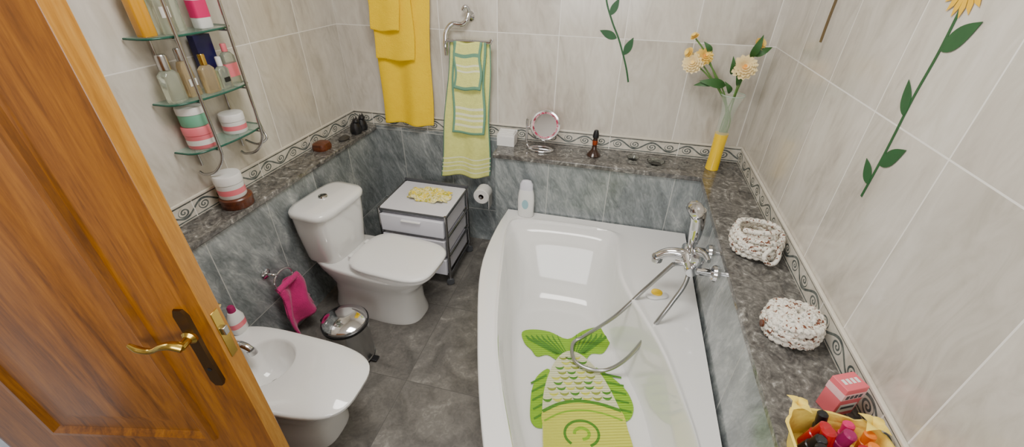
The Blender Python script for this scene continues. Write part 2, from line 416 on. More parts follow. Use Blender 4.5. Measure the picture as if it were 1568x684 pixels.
def shrink(t,z): 
    cx=sum(p[0] for p in Fl)/len(Fl); cy=sum(p[1] for p in Fl)/len(Fl)
    return [(p[0]+(cx-p[0])*t,p[1]+(cy-p[1])*t,z) for p in Fl]
loops+=[shrink(.12,.096),shrink(.6,.095)]
tub=empty('bathtub',(0,0,0))
loft('tub_shell',loops,acryl,tub,ang=60,cap0=False)
lathe('drain',[(0,.006),(.03,.006),(.034,0),(0,0)],chrome,tub,loc=(.2,.78,.0965))

# bath mat fish
fm=empty('fish_bath_mat',(-.084,1.76,.1))
A=Vector((.28,-.96,0)); B=Vector((.96,.28,0))
def FP(s,t,z=0): p=A*s+B*t; return (p.x,p.y,z)
def flat(name,st,z,mt,th=.004,parent=fm,close=True,k=4):
    P=cr([(a,b,0) for a,b in st],True,k) if close else [Vector((a,b,0)) for a,b in st]
    lo=[FP(p.x,p.y,z) for p in P]; hi=[FP(p.x,p.y,z+th) for p in P]
    return loft(name,[lo,hi],mt,parent,ang=20)
flat('tail',[(.19,-.06),(.14,-.13),(.15,-.19),(.10,-.22),(.05,-.255),(-.03,-.265),(-.05,-.2),(-.03,-.1),(.03,0),(-.03,.1),(-.06,.2),(-.04,.265),(.04,.255),(.1,.22),(.14,.18),(.14,.12),(.19,.06)],0,lime)
for t in (-.235,-.205,-.175,-.145,-.115,-.085,-.055,.055,.085,.115,.145,.175,.205,.235):
    flat('tail_ray',[(.14,t*.3),(.02,t*.93),(-.005,t*1.02),(-.002,t*1.05),(.03,t*.99),(.142,t*.36)],.004,limed,.0015,close=False)
body=[(.12,0),(.14,-.05),(.2,-.1),(.3,-.15),(.42,-.185),(.55,-.2),(.7,-.21),(.82,-.17),(.9,-.08),(.92,0),(.9,.08),(.82,.17),(.7,.205),(.55,.2),(.42,.18),(.3,.15),(.2,.1),(.14,.05)]
flat('fin_left',[(.24,-.13),(.28,-.2),(.36,-.235),(.44,-.25),(.53,-.255),(.57,-.225),(.55,-.18),(.4,-.15)],0,lime)
flat('fin_right',[(.24,.12),(.28,.18),(.34,.23),(.4,.26),(.48,.265),(.54,.23),(.54,.18),(.4,.15)],0,lime)
for i,s in enumerate((.30,.35,.4,.45,.5)):
    flat('fin_ray',[(s-.03,-.15),(s+.02,-.24),(s+.03,-.237),(s-.015,-.15)],.004,limed,.0015,close=False)
    flat('fin_ray',[(s-.03,.15),(s+.0,.25),(s+.01,.247),(s-.015,.15)],.004,limed,.0015,close=False)
flat('body',body,.001,creamr,.006)
head=[(.49,-.193),(.45,-.1),(.44,0),(.46,.1),(.5,.196),(.6,.203),(.7,.203),(.82,.168),(.9,.08),(.918,0),(.9,-.08),(.82,-.168),(.7,-.205),(.58,-.2)]
flat('head',head,.007,yelr,.002)
for r in range(9):
    s0=.165+r*.032; hw=.055+r*.0155
    cnt=3+r//2
    for q in range(cnt):
        t=-hw+(2*hw)*(q+.5)/cnt+(.012 if r%2 else -.008)
        w=.025
        st=[(s0+.012*math.cos(a)-.008,t+w*math.sin(a)) for a in [(-1+2*j/6)*1.3 for j in range(7)]]+[(s0+.026*math.cos(a)-.008,t+w*math.sin(a)) for a in [(1-2*j/6)*1.3 for j in range(7)]]
        flat('scale',st,.007,(olive,limed,yelr)[(q+2*r)%3],.0012,close=False)
def arcline(name,pts,w,z,mt):
    P=cr([(a,b,0) for a,b in pts],False,6); L=[];R=[]
    for i,p in enumerate(P):
        t=(P[min(i+1,len(P)-1)]-P[max(i-1,0)]).normalized(); nn=Vector((-t.y,t.x,0))
        L.append(p+nn*w); R.append(p-nn*w)
    poly=[(p.x,p.y) for p in L]+[(p.x,p.y) for p in reversed(R)]
    flat(name,poly,z,mt,.0015,close=False)
arcline('gill_line',[(.49,-.193),(.45,-.1),(.44,0),(.46,.1),(.5,.196)],.008,.009,limed)
arcline('gill_line',[(.54,-.19),(.5,-.1),(.49,0),(.51,.1),(.55,.19)],.004,.009,lime)
arcline('eye_ring',[(.61+.065*math.cos(a),-.02+.08*math.sin(a)) for a in [i*2*pi/16+.4 for i in range(14)]],.006,.009,limed)
arcline('eye_ring',[(.61+.028*math.cos(a),-.02+.035*math.sin(a)) for a in [i*2*pi/12 for i in range(10)]],.007,.009,lime)
arcline('mouth',[(.78,-.1),(.82,-.03),(.82,.05),(.78,.1)],.006,.009,limed)

sd=empty('egg_shaped_sponge',(.35,1.80,ZR-.004))
lathe('white_part',[(0,0),(.055,0),(.06,.008),(.05,.016),(0,.018)],white,sd,sx=1,sy=.75,wob=lambda a,z:1+.12*math.cos(3*a))
lathe('yolk',[(.03,.016),(.028,.024),(.015,.03),(0,.031)],yel_liq,sd,sx=1,sy=.85,loc=(.005,0,0))

sb=empty('shampoo_bottle',(-.49,2.405,ZR-.002))
L=[se(-.05,.05,.028,0,2.5),se(-.054,.054,.03,.01,2.5),se(-.056,.056,.03,.12,2.5),se(-.052,.052,.028,.17,2.5),se(-.045,.045,.024,.2,2.5)]
loft('body',L,white,sb)
loft('cap',[se(-.044,.044,.023,.2,2.5),se(-.043,.043,.023,.24,2.5),se(-.03,.03,.018,.262,2.5),se(-.01,.01,.008,.268,2.5)],offw,sb)
lathe('label',[(0,.0),(.02,.0),(.022,.001),(0,.002)],mat('pale_blue_label',srgb(150,190,200),.4),sb,loc=(0,-.0305,.1),rot=(pi/2,0,0),sy=1.6)

# ---------------------------------------------------------------- bath mixer
bm_=empty('bath_mixer_tap',(.46,1.80,.75))
tube('mixer_body',[(0,-.11,0),(0,-.06,0),(0,.0,0),(0,.06,0),(0,.11,0)],.026,chrome,bm_,radii=[.024,.034,.038,.034,.024])
for y in (-.085,.085):
    tube('wall_connector',[(0,y,0),(.05,y,0),(.1,y,0)],.02,chrome,bm_)
    lathe('wall_flange',[(0,0),(.042,0),(.038,.014),(.022,.024),(0,.024)],chrome,bm_,loc=(.11,y,0),rot=(0,-pi/2,0))
tube('spout',[(0,0.02,0),(-.05,.025,.01),(-.1,.03,.0),(-.14,.03,-.03)],.02,chrome,bm_,radii=[.032,.027,.024,.023])
lathe('spout_collar',[(0,0),(.029,0),(.029,.022),(.025,.03),(0,.03)],chrome,bm_,loc=(-.142,.03,-.056))
lathe('cartridge',[(.03,0),(.034,.02),(.036,.05),(.03,.068),(0,.076)],chrome,bm_,loc=(0.02,-.06,.02))
tube('lever',[(.02,-.06,.09),(.035,-.11,.11),(.04,-.17,.122)],.01,chrome,bm_,radii=[.02,.016,.013,.009])
tube('diverter',[(-.02,-.04,0),(-.07,-.045,-.002)],.011,chrome,bm_,radii=[.013,.02])
tube('shower_cradle',[(0,.04,.02),(0,.04,.05)],.018,chrome,bm_)
hs=empty('hand_shower',(.465,1.835,.80))
tube('handle',[(0,0,0),(0,0,.05),(-.002,0,.11),(-.008,0,.165),(-.02,0,.205)],.016,chrome,hs,radii=[.016,.026,.032,.034,.04])
lathe('head',[(0,-.024),(.036,-.024),(.046,-.014),(.05,.004),(.042,.022),(.022,.036),(0,.04)],chrome,hs,loc=(-.03,0,.205),rot=(0,math.radians(50),0))
lathe('spray_face',[(0,0),(.036,0),(.036,.003),(0,.004)],grey,hs,loc=(-.0485,0,.1895),rot=(0,math.radians(230),0))
tube('shower_hose',[(.39,1.765,.735),(.345,1.758,.66),(.283,1.754,.55),(.16,1.70,.38),(.02,1.72,.17),(-.04,1.68,.13),(-.02,1.57,.13),(.06,1.53,.13),(.163,1.538,.145),(.26,1.56,.26),(.35,1.59,.50),(.40,1.63,.6),(.45,1.69,.70),(.465,1.80,.79),(.465,1.835,.80)],.0105,hosem)

# ---------------------------------------------------------------- toilet
t=empty('toilet',(-1.738,1.86,0),math.radians(-5))
loft('pedestal',[se(.08,.72,.155,0),se(.08,.72,.155,.02),se(.1,.70,.14,.1),se(.1,.70,.14,.2),se(.06,.72,.155,.26),se(.03,.78,.18,.32),se(.015,.82,.195,.37),se(.012,.835,.198,.39),se(.02,.825,.19,.40)],porc,t,ang=60)
loft('seat',[se(.34,.845,.195,.4,3,nf=3.4,taper=.06),se(.335,.852,.203,.406,3,nf=3.4,taper=.06),se(.335,.852,.203,.418,3,nf=3.4,taper=.06),se(.34,.845,.196,.423,3,nf=3.4,taper=.06)],white,t)
loft('lid',[se(.33,.85,.2,.426,3.8,taper=.06),se(.32,.862,.209,.434,3.8,taper=.06),se(.32,.862,.209,.446,3.8,taper=.06),se(.335,.85,.2,.454,3.8,taper=.06),se(.38,.80,.16,.457,3.8,taper=.06)],white,t,ang=60)
boxes('hinges',[(.29,.335,-.1,-.06,.4,.44),(.29,.335,.06,.1,.4,.44)],white,t,.008)
loft('cistern',[se(.012,.25,.165,.395,4),se(.01,.255,.172,.42,4),se(.008,.265,.198,.6,4),se(.006,.27,.205,.72,4)],porc,t,ang=60)
loft('cistern_lid',[se(.006,.274,.21,.72,4),se(.004,.282,.218,.728,4),se(.004,.282,.218,.75,4),se(.01,.275,.211,.762,4),se(.035,.25,.18,.768,4)],porc,t,ang=60)
lathe('flush_button',[(0,0),(.026,0),(.028,.004),(.026,.01),(.0,.012)],chrome,t,loc=(.12,0,.767))

# ---------------------------------------------------------------- bidet
b=empty('bidet',(-1.745,.955,0))
hole=lambda z,sc=1,cx=.33:[(cx+.135*sc*math.cos(2*pi*i/56),.01+.135*sc*math.sin(2*pi*i/56),z) for i in range(56)]
loft('bowl',[se(.1,.66,.15,0),se(.1,.66,.15,.02),se(.12,.64,.135,.1),se(.12,.64,.135,.17),se(.08,.68,.155,.24),se(.04,.78,.185,.32,taper=.08),se(.01,.828,.21,.365,3.2,taper=.1),se(.005,.838,.216,.38,3.4,taper=.1),se(.005,.838,.216,.392,3.4,taper=.1),se(.015,.828,.208,.4,3.4,taper=.1),
   hole(.4,1.08),hole(.397,1.03),hole(.385,.98),hole(.32,.85,.34),hole(.27,.6,.35),hole(.25,.3,.35)],porc,b,ang=50,cap0=True)
lathe('drain',[(0,.004),(.022,.004),(.026,0)],chrome,b,loc=(.35,.01,.251))
bt=empty('bidet_mixer_tap',(-1.745+.135,.985,.4))
lathe('base',[(0,0),(.034,0),(.034,.006),(.028,.012),(.027,.06),(.03,.075),(.024,.09),(0,.095)],chrome,bt)
tube('spout',[(.01,0,.035),(.06,0,.055),(.10,0,.052),(.125,0,.035)],.015,chrome,bt,radii=[.024,.02,.018,.017])
tube('nozzle',[(.125,0,.038),(.132,0,.012)],.02,chrome,bt,smooth=False)
tube('lever',[(0,0,.088),(.03,-.03,.115),(.05,-.07,.13)],.01,chrome,bt,radii=[.016,.012,.008])
bb=empty('intimate_soap_bottle',(-1.66,1.10,.4))
loft('body',[se(-.026,.026,.036,0,2.3),se(-.029,.029,.04,.01,2.3),se(-.029,.029,.04,.09,2.3),se(-.018,.018,.022,.13,2.3)],white,bb)
loft('label',[se(-.0295,.0295,.0405,.04,2.3),se(-.0297,.0297,.0407,.07,2.3)],pinkp,bb,cap0=False,cap1=False)
lathe('cap',[(0,.13),(.018,.13),(.017,.155),(.012,.162),(0,.164)],purple,bb)

pb=empty('pedal_bin',(-1.285,1.385,0))
lathe('body',[(0,0),(.118,0),(.122,.01),(.122,.02),(.118,.025),(.118,.26),(.122,.265)],[black,steel],pb,idxf=lambda j:0 if j<3 else 1,seg=48)
lathe('rim',[(.123,.262),(.127,.265),(.127,.282),(.122,.285)],black,pb,seg=48)
lathe('lid',[(.122,.283),(.118,.295),(.1,.307),(.06,.319),(0,.324)],chrome,pb,seg=48)
boxes('hinge',[(-.14,-.11,-.03,.03,.22,.28)],black,pb,.005)
boxes('pedal',[(.11,.155,-.02,.02,.008,.016)],black,pb,.003)

tr=empty('towel_ring',(-1.75,1.41,.5))
lathe('wall_plate',[(0,0),(.03,0),(.03,.008),(.015,.015),(0,.015)],chrome,tr,rot=(0,pi/2,0))
tube('bar',[(0,0,0),(.05,0,0),(.06,.02,-.01)],.009,chrome,tr)
tube('ring',[(.06,.02+.07*math.cos(a)+.03,-.06+.055*math.sin(a)) for a in [i*2*pi/14 for i in range(14)]],.006,chrome,tr,closed=True)
def ptw(u,v):
    w=.085+.035*v
    return (-1.69+.026*math.sin(u*9+v*2)*(.5+v)+.045*v,1.475+(u-.5)*2*w+.012*math.sin(v*7),.395-.28*v-.03*math.sin(u*5+1)*v)
pt=empty('pink_hand_towel')
grid('front_layer',ptw,24,20,pinkt,pt,solid=.012)
grid('back_layer',lambda u,v:(ptw(u,v)[0]-.022+.0*v,ptw(u,v)[1]+.012,ptw(u,v)[2]+.045*v+0.002),24,20,pinkt,pt,solid=.01)
tube('fold',[(-1.69,1.395,.392),(-1.68,1.475,.402),(-1.69,1.555,.392)],.018,pinkt,pt)

# ---------------------------------------------------------------- drawer cart
ct=empty('rolling_drawer_cart',(-1.2,2.325,0))
hx,hy=.248,.215; zt=.56
for sx in (-1,1):
    for sy in (-1,1):
        x,y=sx*(hx-.01),sy*(hy-.01)
        tube('post',[(x,y,.07),(x,y,zt+.01)],.012,dsteel,ct,smooth=False)
        tube('caster_stem',[(x,y,.04),(x,y,.075)],.007,chrome,ct,smooth=False)
        lathe('caster_wheel',[(0,-.012),(.024,-.012),(.028,-.006),(.028,.006),(.024,.012),(0,.012)],grey,ct,loc=(x,y,.0285),rot=(pi/2,0,.5))
for z in (.085,zt-.005,.24,.395):
    for sy in (-1,1): tube('rail',[(-hx+.01,sy*(hy-.01),z),(hx-.01,sy*(hy-.01),z)],.008,dsteel,ct,smooth=False)
    for sx in (-1,1): tube('rail',[(sx*(hx-.01),-hy+.01,z),(sx*(hx-.01),hy-.01,z)],.008,dsteel,ct,smooth=False)
for i,z in enumerate((.098,.253,.408)):
    z1=z+.125
    boxes('drawer',[(-hx+.025,hx-.022,-hy+.0,hy-.02,z,z1)],offw,ct,.008)
    boxes('drawer_front',[(-hx+.022,hx-.022,-hy-.012,-hy+.004,z-.002,z1+.002)],offw,ct,.006)
    boxes('drawer_grip',[(-.07,.07,-hy-.026,-hy-.01,z1-.03,z1-.018)],white,ct,.004)
box('top_tray',-hx+.01,hx-.01,-hy+.01,hy-.01,zt-.004,zt+.008,offw,ct,.004)
boxes('tray_lip',[(-hx,hx,hy-.008,hy,zt-.006,zt+.03),(-hx,-hx+.008,-hy,hy,zt-.006,zt+.012),(hx-.008,hx,-hy,hy,zt-.006,zt+.012),(-hx,hx,-hy,-hy+.008,zt-.006,zt+.012)],grey,ct,.003)
dl=empty('yellow_doily',(-1.165,2.345,.569))
def dlp(s,z): return [(s*.15*math.copysign(abs(math.cos(a))**.6,math.cos(a))*(1+.07*math.cos(14*a)),s*.085*math.copysign(abs(math.sin(a))**.6,math.sin(a))*(1+.07*math.cos(14*a)),z+.01*math.sin(5*a)*s) for a in [2*pi*i/96 for i in range(96)]]
loft('cloth',[dlp(1,.011),dlp(.98,.02),dlp(.9,.021),dlp(.86,.03),dlp(.6,.034),dlp(.3,.03)],doily,dl)

rl=empty('toilet_roll_holder',(-.865,2.62,.49))
lathe('roll',[(.02,-.05),(.055,-.05),(.06,-.046),(.06,.046),(.055,.05),(.02,.05),(.02,-.05)],[roll_m,card],rl,rot=(pi/2,0,0),idxf=lambda j:1 if j==5 else 0)
tube('arm',[(0,-.06,0),(0,.02,0),(0,.104,0)],.009,chrome,rl)
lathe('wall_plate',[(0,0),(.028,0),(.026,.01),(0,.012)],chrome,rl,loc=(0,.104,0),rot=(pi/2,0,0))
box('paper_tail',.055,.058,-.045,.045,-.1,0,roll_m,rl,.001)

# ---------------------------------------------------------------- towels
yt=empty('yellow_towel_set')
def tw(x0t,x1t,x0b,x1b,zt_,zb,y,amp=.012,fr=9,ph=0,slant=0):
    return lambda u,v:((x0t+(x0b-x0t)*v)*(1-u)+(x1t+(x1b-x1t)*v)*u+.006*math.sin(v*9+ph), y-amp*math.sin(u*fr+ph+v*.8)*(.35+.65*v)-.01*v, zt_+(zb-zt_)*v+.006*math.sin(u*7+ph)+slant*(u-.5)*v)
grid('bath_towel',tw(-1.58,-1.19,-1.615,-1.25,2.02,.95,2.69,.018,11),40,60,yelt,yt,solid=.012,sub=1)
grid('hand_towel',tw(-1.585,-1.29,-1.59,-1.315,2.03,1.4,2.655,.008,8,1),30,40,yelt,yt,solid=.012,sub=1)
grid('face_towel',tw(-1.58,-1.36,-1.585,-1.385,2.04,1.58,2.63,.006,7,2),30,30,yelt,yt,solid=.012,sub=1)
tube('hanging_rail',[(-1.62,2.65,2.03),(-1.15,2.65,2.03)],.012,chrome,yt,smooth=False)
for x in (-1.62,-1.15): tube('rail_bracket',[(x,2.65,2.03),(x,YB,2.03)],.01,chrome,yt,smooth=False)

gt=empty('green_towel_set')
def gm1(u,v):
    if .84<v<.855 or .875<v<.89 or .91<v<.925 or .945<v<.96: return 2
    if u<.03 or u>.97 : return 1
    return 0
grid('bath_towel',tw(-1.075,-.81,-1.205,-.83,1.53,.595,2.68,.02,10,0,.03),40,100,[grt,grb,grw],gt,gm1,.012)
def gm2(u,v):
    if u<.06 or u>.94 or v>.97: return 1
    if .68<v<.71 or .75<v<.78 or .82<v<.85 or .89<v<.91: return 2
    return 0
grid('hand_towel',tw(-1.045,-.83,-1.08,-.845,1.535,.94,2.652,.008,7,1),30,70,[grt,grb,grw],gt,gm2,.012)
def gm3(u,v):
    if u<.08 or u>.92 or v>.92 or v<.3 and v>.22: return 1
    if .45<v<.5 or .56<v<.6 : return 2
    return 0
grid('face_towel',tw(-1.03,-.85,-1.04,-.855,1.54,1.25,2.63,.005,6,2),26,26,[grt,grb,grw],gt,gm3,.012)
th=empty('towel_rail_hook')
tube('rail',[(-1.10,2.66,1.45),(-1.10,2.66,1.50),(-1.09,2.655,1.535),(-1.06,2.655,1.54),(-.82,2.655,1.54),(-.80,2.655,1.545),(-.79,2.655,1.56)],.011,chrome,th)
tube('arm',[(-1.10,2.66,1.50),(-1.095,2.67,1.58),(-1.06,2.69,1.63),(-1.0,2.70,1.63),(-.965,2.70,1.655),(-.955,2.715,1.69)],.015,chrome,th)
lathe('wall_plate',[(0,0),(.03,0),(.03,.01),(.015,.025),(0,.025)],chrome,th,loc=(-.955,YB,1.675),rot=(pi/2,0,0))
tube('curl',[(-.955,2.715,1.69),(-.95,2.70,1.72),(-.97,2.69,1.73),(-.985,2.69,1.71)],.011,chrome,th)

# ---------------------------------------------------------------- wire shelf rack
ZS=[1.96,1.70,1.44,1.22]
rk=empty('glass_shelf_rack',(XL,1.56,0))
for z in ZS:
    hw=.215
    fr=[(.01+.14*(max(0,math.cos(a)))**.35,hw*math.sin(a)) for a in [(-.5+i/24)*pi for i in range(25)]]
    lo=[(x,y,z) for x,y in fr]; hi=[(x,y,z+.008) for x,y in fr]
    loft('shelf_pane',[lo,hi],gshelf,rk,ang=20)
    tube('pane_edge',[(x,y,z+.003) for x,y in fr],.0045,gedge,rk,smooth=False)
for y in (-.12,.14):
    tube('front_wire',[(.162,y,2.25),(.162,y,1.9),(.162,y,1.5),(.162,y,1.25),(.15,y+.0,1.17),(.11,y-.02,1.11),(.05,y-.03,1.09),(.02,y-.03,1.10)],.007,steel,rk)
    tube('back_wire',[(.012,y,2.25),(.012,y,1.9),(.012,y,1.4),(.012,y,1.12)],.006,steel,rk)
    for z in ZS: tube('shelf_arm',[(.012,y,z-.005),(.162,y,z-.005)],.0045,steel,rk,smooth=False)
tube('side_wire',[(.10,.2,2.25),(.10,.2,1.6),(.10,.2,1.30),(.10,.21,1.2),(.12,.2,1.15),(.09,.16,1.13),(.03,.15,1.15)],.006,steel,rk)

def pbottle(name,loc,w,dp,h,mt,capm,caph,capr,n=4,label=None,tp=1.,tag=None):
    e=empty(name,loc)
    loft('body',[se(-dp*.95,dp*.95,w*.95,0,n,32),se(-dp,dp,w,.005,n,32),se(-dp*tp,dp*tp,w*tp,h*.85,n,32),se(-dp*.6,dp*.6,w*.6,h*.97,n,32),se(-capr*.7,capr*.7,capr*.7,h,2,32)],mt,e)
    lathe('cap',[(capr*.7,h-.002),(capr,h),(capr,h+caph*.9),(capr*.85,h+caph),(0,h+caph)],capm,e,seg=24)
    if label: loft('label',[se(-dp-.001,dp+.001,w+.001,h*.25,n,32),se(-dp*((1+tp)/2)-.001,dp*((1+tp)/2)+.001,w*((1+tp)/2)+.001,h*.65,n,32)],label,e,cap0=False,cap1=False)
    if tag: boxes('tag',[(dp,dp+.002,-w*.55,w*.55,h*.3,h*.5)],tag,e)
    return e
def jar(name,loc,r,h,mt,lidm,label=None):
    e=empty(name,loc)
    lathe('pot',[(0,0),(r*.92,0),(r*.97,.006),(r*.97,h*.62),(r*.9,h*.64)],mt,e,seg=36)
    lathe('lid',[(r*.9,h*.63),(r,h*.64),(r,h*.95),(r*.95,h),(0,h)],lidm,e,seg=36)
    if label: lathe('label',[(r*.975,h*.18),(r*.975,h*.42)],label,e,seg=36)
    return e
xs=XL+.085
pbottle('oil_bottle',(xs-.01,1.395,1.7085),.032,.024,.2,gold,gold,.06,.016)
pbottle('lotion_bottle',(xs,1.475,1.7085),.036,.024,.2,clearp,white,.07,.018,tag=white)
pbottle('serum_bottle',(xs-.02,1.55,1.7085),.024,.02,.14,clearp,steel,.05,.014)
pbottle('body_mist_bottle',(xs,1.65,1.7085),.036,.028,.17,white,white,.06,.02,label=hotp)
pbottle('perfume_bottle',(xs-.005,1.405,1.4485),.042,.028,.13,clearp,steel,.06,.022,2.5)
pbottle('perfume_bottle',(xs-.01,1.49,1.4485),.034,.022,.15,amber,steel,.05,.015,4,tp=.75,tag=white)
pbottle('perfume_bottle',(xs+.02,1.565,1.4485),.034,.018,.12,amber,brass,.045,.014,5)
pbottle('perfume_bottle',(xs+.025,1.64,1.4485),.028,.016,.10,clearp,white,.04,.012,5,tag=black)
pbottle('perfume_bottle',(xs+.005,1.71,1.4485),.034,.018,.15,clearp,pinkp,.035,.013,5,label=pinkp)
nb=empty('perfume_box',(XL+.04,1.645,1.4485)); box('carton',-.018,.018,-.045,.045,0,.23,navy,nb,.002)
jar('cream_jar',(xs-.016,1.445,1.2285),.061,.10,pinkp,pinkp,label=white)
jar('cream_jar',(xs-.016,1.445,1.3295),.056,.085,mint,white)
jar('cream_jar',(xs-.016,1.64,1.2285),.056,.095,white,white,label=pinkp)

wb=empty('wooden_round_box',(-1.812,1.47,.9))
lathe('box_body',[(0,0),(.07,0),(.074,.006),(.074,.03),(.076,.034),(.076,.05),(.07,.056),(0,.056)],darkwood,wb,seg=40)
jar('body_cream_jar',(-1.815,1.465,.957),.064,.12,white,white,label=pinkp)
so=empty('brown_soap_box',(-1.845,2.22,.9)); 
loft('shell',[se(-.05,.05,.055,0,3),se(-.052,.052,.06,.02,3),se(-.045,.045,.052,.042,3),se(-.02,.02,.03,.05,3)],darkwood,so)
st=empty('small_dark_stone',(-1.80,2.40,.9)); loft('stone',[se(-.03,.03,.045,0,2),se(-.032,.035,.048,.012,2),se(-.015,.02,.03,.025,2)],mat('grey_stone',srgb(60,58,55),.4),st)
bc=empty('black_cat_figurine',(-1.785,2.58,.9))
for k,y in enumerate((-.045,.035)):
    lathe('body_%d'%k,[(0,0),(.035,0),(.042,.02),(.036,.055),(.024,.08),(0,.088)],black,bc,loc=(0,y,0))
    lathe('head_%d'%k,[(0,-.02),(.018,-.014),(.024,0),(.018,.014),(0,.02)],black,bc,loc=(.01,y,.09))
    for dy in (-.013,.013): lathe('ear',[(.008,0),(.001,.018),(0,.018)],black,bc,loc=(.01,y+dy,.105),seg=10)

# ---------------------------------------------------------------- back ledge items
tb=empty('tissue_box',(-.685,2.64,.9))
boxes('holder',[(-.06,.06,-.05,.05,0,.01),(-.06,.06,-.05,-.044,.01,.07),(-.06,.06,.044,.05,.01,.09),(-.06,-.054,-.044,.044,.01,.08),(.054,.06,-.044,.044,.01,.08)],white,tb,.002)
boxes('tissues',[(-.053,.053,-.042+i*.014,-.034+i*.014,.01,.085+.02*random.random()) for i in range(6)],roll_m,tb,.002)
mr=empty('magnifying_mirror',(-.44,2.60,.9))
tube('base_loop',[(.08*math.cos(a),.045*math.sin(a)-.01,.007) for a in [i*2*pi/16 for i in range(16)]],.007,chrome,mr,closed=True)
tube('base_bar',[(-.08,-.01,.007),(0,-.02,.012),(.08,-.01,.007)],.007,chrome,mr)
tube('post',[(-.08,-.01,.007),(-.1,0,.04),(-.1,.0,.12),(-.1,0,.19),(-.095,0,.205)],.008,chrome,mr)
tube('yoke',[(-.1,0,.14),(-.075,0,.15),(-.05,0,.155)],.008,chrome,mr)
rot=(math.radians(66),0,math.radians(14))
lathe('mirror_ring',[(.083,-.008),(.094,-.01),(.098,0),(.094,.01),(.083,.008)],chrome,mr,loc=(.02,0,.17),rot=rot,seg=48)
def mm():  # mirror's pink reflection painted as a mottled inner rim
    m,nt,b=newmat('pink_reflection_rim'); n=N(nt); tc=nt.nodes.new('ShaderNodeTexCoord')
    nt.links.new(n.ramp(n.noise(tc.outputs['Object'],60,3,.6),[(.42,srgb(170,40,80)),(.5,srgb(225,180,190)),(.58,srgb(130,40,60))]),b.inputs['Base Color']); b.inputs['Roughness'].default_value=.2; return m
lathe('reflection_rim',[(.073,.0075),(.084,.0085)],mm(),mr,loc=(.02,0,.17),rot=rot,seg=48)
lathe('mirror_pane',[(0,.004),(.075,.007)],mat('mirror_silver',(.75,.72,.72),.01,1),mr,loc=(.02,0,.17),rot=rot,seg=48)
lathe('mirror_back',[(0,-.005),(.083,-.005)],pinkp,mr,loc=(.02,0,.17),rot=rot,seg=48)
fg=empty('dark_oil_bottle',(-.09,2.60,.9))
lathe('flask',[(0,0),(.044,0),(.046,.006),(.036,.02),(.017,.045),(.013,.09),(.015,.12)],mat('dark_brown_glaze',srgb(50,25,15),.2,coat=.5),fg)
lathe('neck_band',[(.0155,.075),(.0165,.08),(.0165,.1),(.0155,.105)],mat('copper_band',srgb(170,75,40),.3,.6),fg)
lathe('stopper',[(.015,.12),(.02,.125),(.018,.15),(.013,.17),(0,.175)],black,fg)
gd=empty('glass_tealight_dish',(.30,2.57,.9)); lathe('dish',[(0,.004),(.03,.004),(.05,.02),(.055,.02),(.035,0),(0,0)],glass,gd)
gd2=empty('glass_tealight_dish',(.16,2.60,.9)); lathe('dish',[(0,.004),(.02,.004),(.035,.016),(.04,.016),(.026,0),(0,0)],glass,gd2)

vs=empty('flower_vase',(.635,2.59,.9))
lathe('yellow_body',[(0,0),(.036,0),(.039,.004),(.038,.01),(.036,.08),(.036,.16),(.038,.23),(0,.23)],yel_liq,vs)
gneck=mat('clear_neck_glass',srgb(220,228,215),.04,alpha=.2,coat=.8)
lathe('glass_neck',[(.0385,.228),(.037,.28),(.039,.36),(.051,.42),(.064,.455),(.062,.455),(.049,.42),(.037,.36),(.035,.28),(.0365,.232)],gneck,vs)
tube('glass_lip',[(.063*math.cos(2*pi*i/24),.063*math.sin(2*pi*i/24),.455) for i in range(24)],.003,mat('glass_lip_mat',srgb(190,210,195),.05,alpha=.6,coat=.8),vs,closed=True,k=2)
def petals(name,ctr,R,mt,parent,nrm,layers=5,center=None,wide=.42):
    V=[];F=[]
    zz=Vector(nrm).normalized(); xx=zz.orthogonal().normalized(); yy=zz.cross(xx); ctr=Vector(ctr)
    for l in range(layers):
        n=15-l; rr=R*(1-.13*l); tilt=.05+.24*l
        for i in range(n):
            a=2*pi*(i+.5*(l%2))/n+random.uniform(-.08,.08)
            rad=xx*math.cos(a)+yy*math.sin(a); tan=zz.cross(rad)
            dr=rad*math.cos(tilt)+zz*math.sin(tilt)
            w=rr*wide*.5; k=len(V); o=ctr+zz*(l*.004)
            V+= [o, o+dr*rr*.5+tan*w, o+dr*rr*.85+tan*w*.8+zz*rr*.06, o+dr*rr+zz*rr*.05, o+dr*rr*.85-tan*w*.8+zz*rr*.06, o+dr*rr*.5-tan*w, o+dr*rr*.5-zz*rr*.05]
            F+=[(k,k+1,k+6),(k+1,k+2,k+6),(k+2,k+3,k+6),(k+3,k+4,k+6),(k+4,k+5,k+6),(k+5,k,k+6)]
    mesh(name,V,F,mt,parent,ang=60)
    if center:
        q=zz.to_track_quat('Z','Y').to_euler()
        lathe(name+'_eye',[(R*.3,0),(R*.28,R*.2),(R*.15,R*.32),(0,R*.35)],center,parent,loc=ctr+zz*R*.1,rot=q,seg=16)
def leaf(name,base,tip,w,mt,parent,up=(0,-1,.4),bend=.02,n=8):
    b=Vector(base);t_=Vector(tip);d_=t_-b; u=Vector(up); s=d_.cross(u).normalized(); nn=s.cross(d_).normalized()
    V=[];F=[]
    for i in range(n+1):
        f=i/n; ww=w*math.sin(pi*min(1,f**.75))*.5+.0004; c=b+d_*f+nn*bend*math.sin(pi*f)
        V+=[c-s*ww+nn*.15*ww,c-nn*.0,c+s*ww+nn*.15*ww]
    for i in range(n):
        k=3*i; F+=[(k,k+1,k+4,k+3),(k+1,k+2,k+5,k+4)]
    mesh(name,V,F,mt,parent,ang=60)
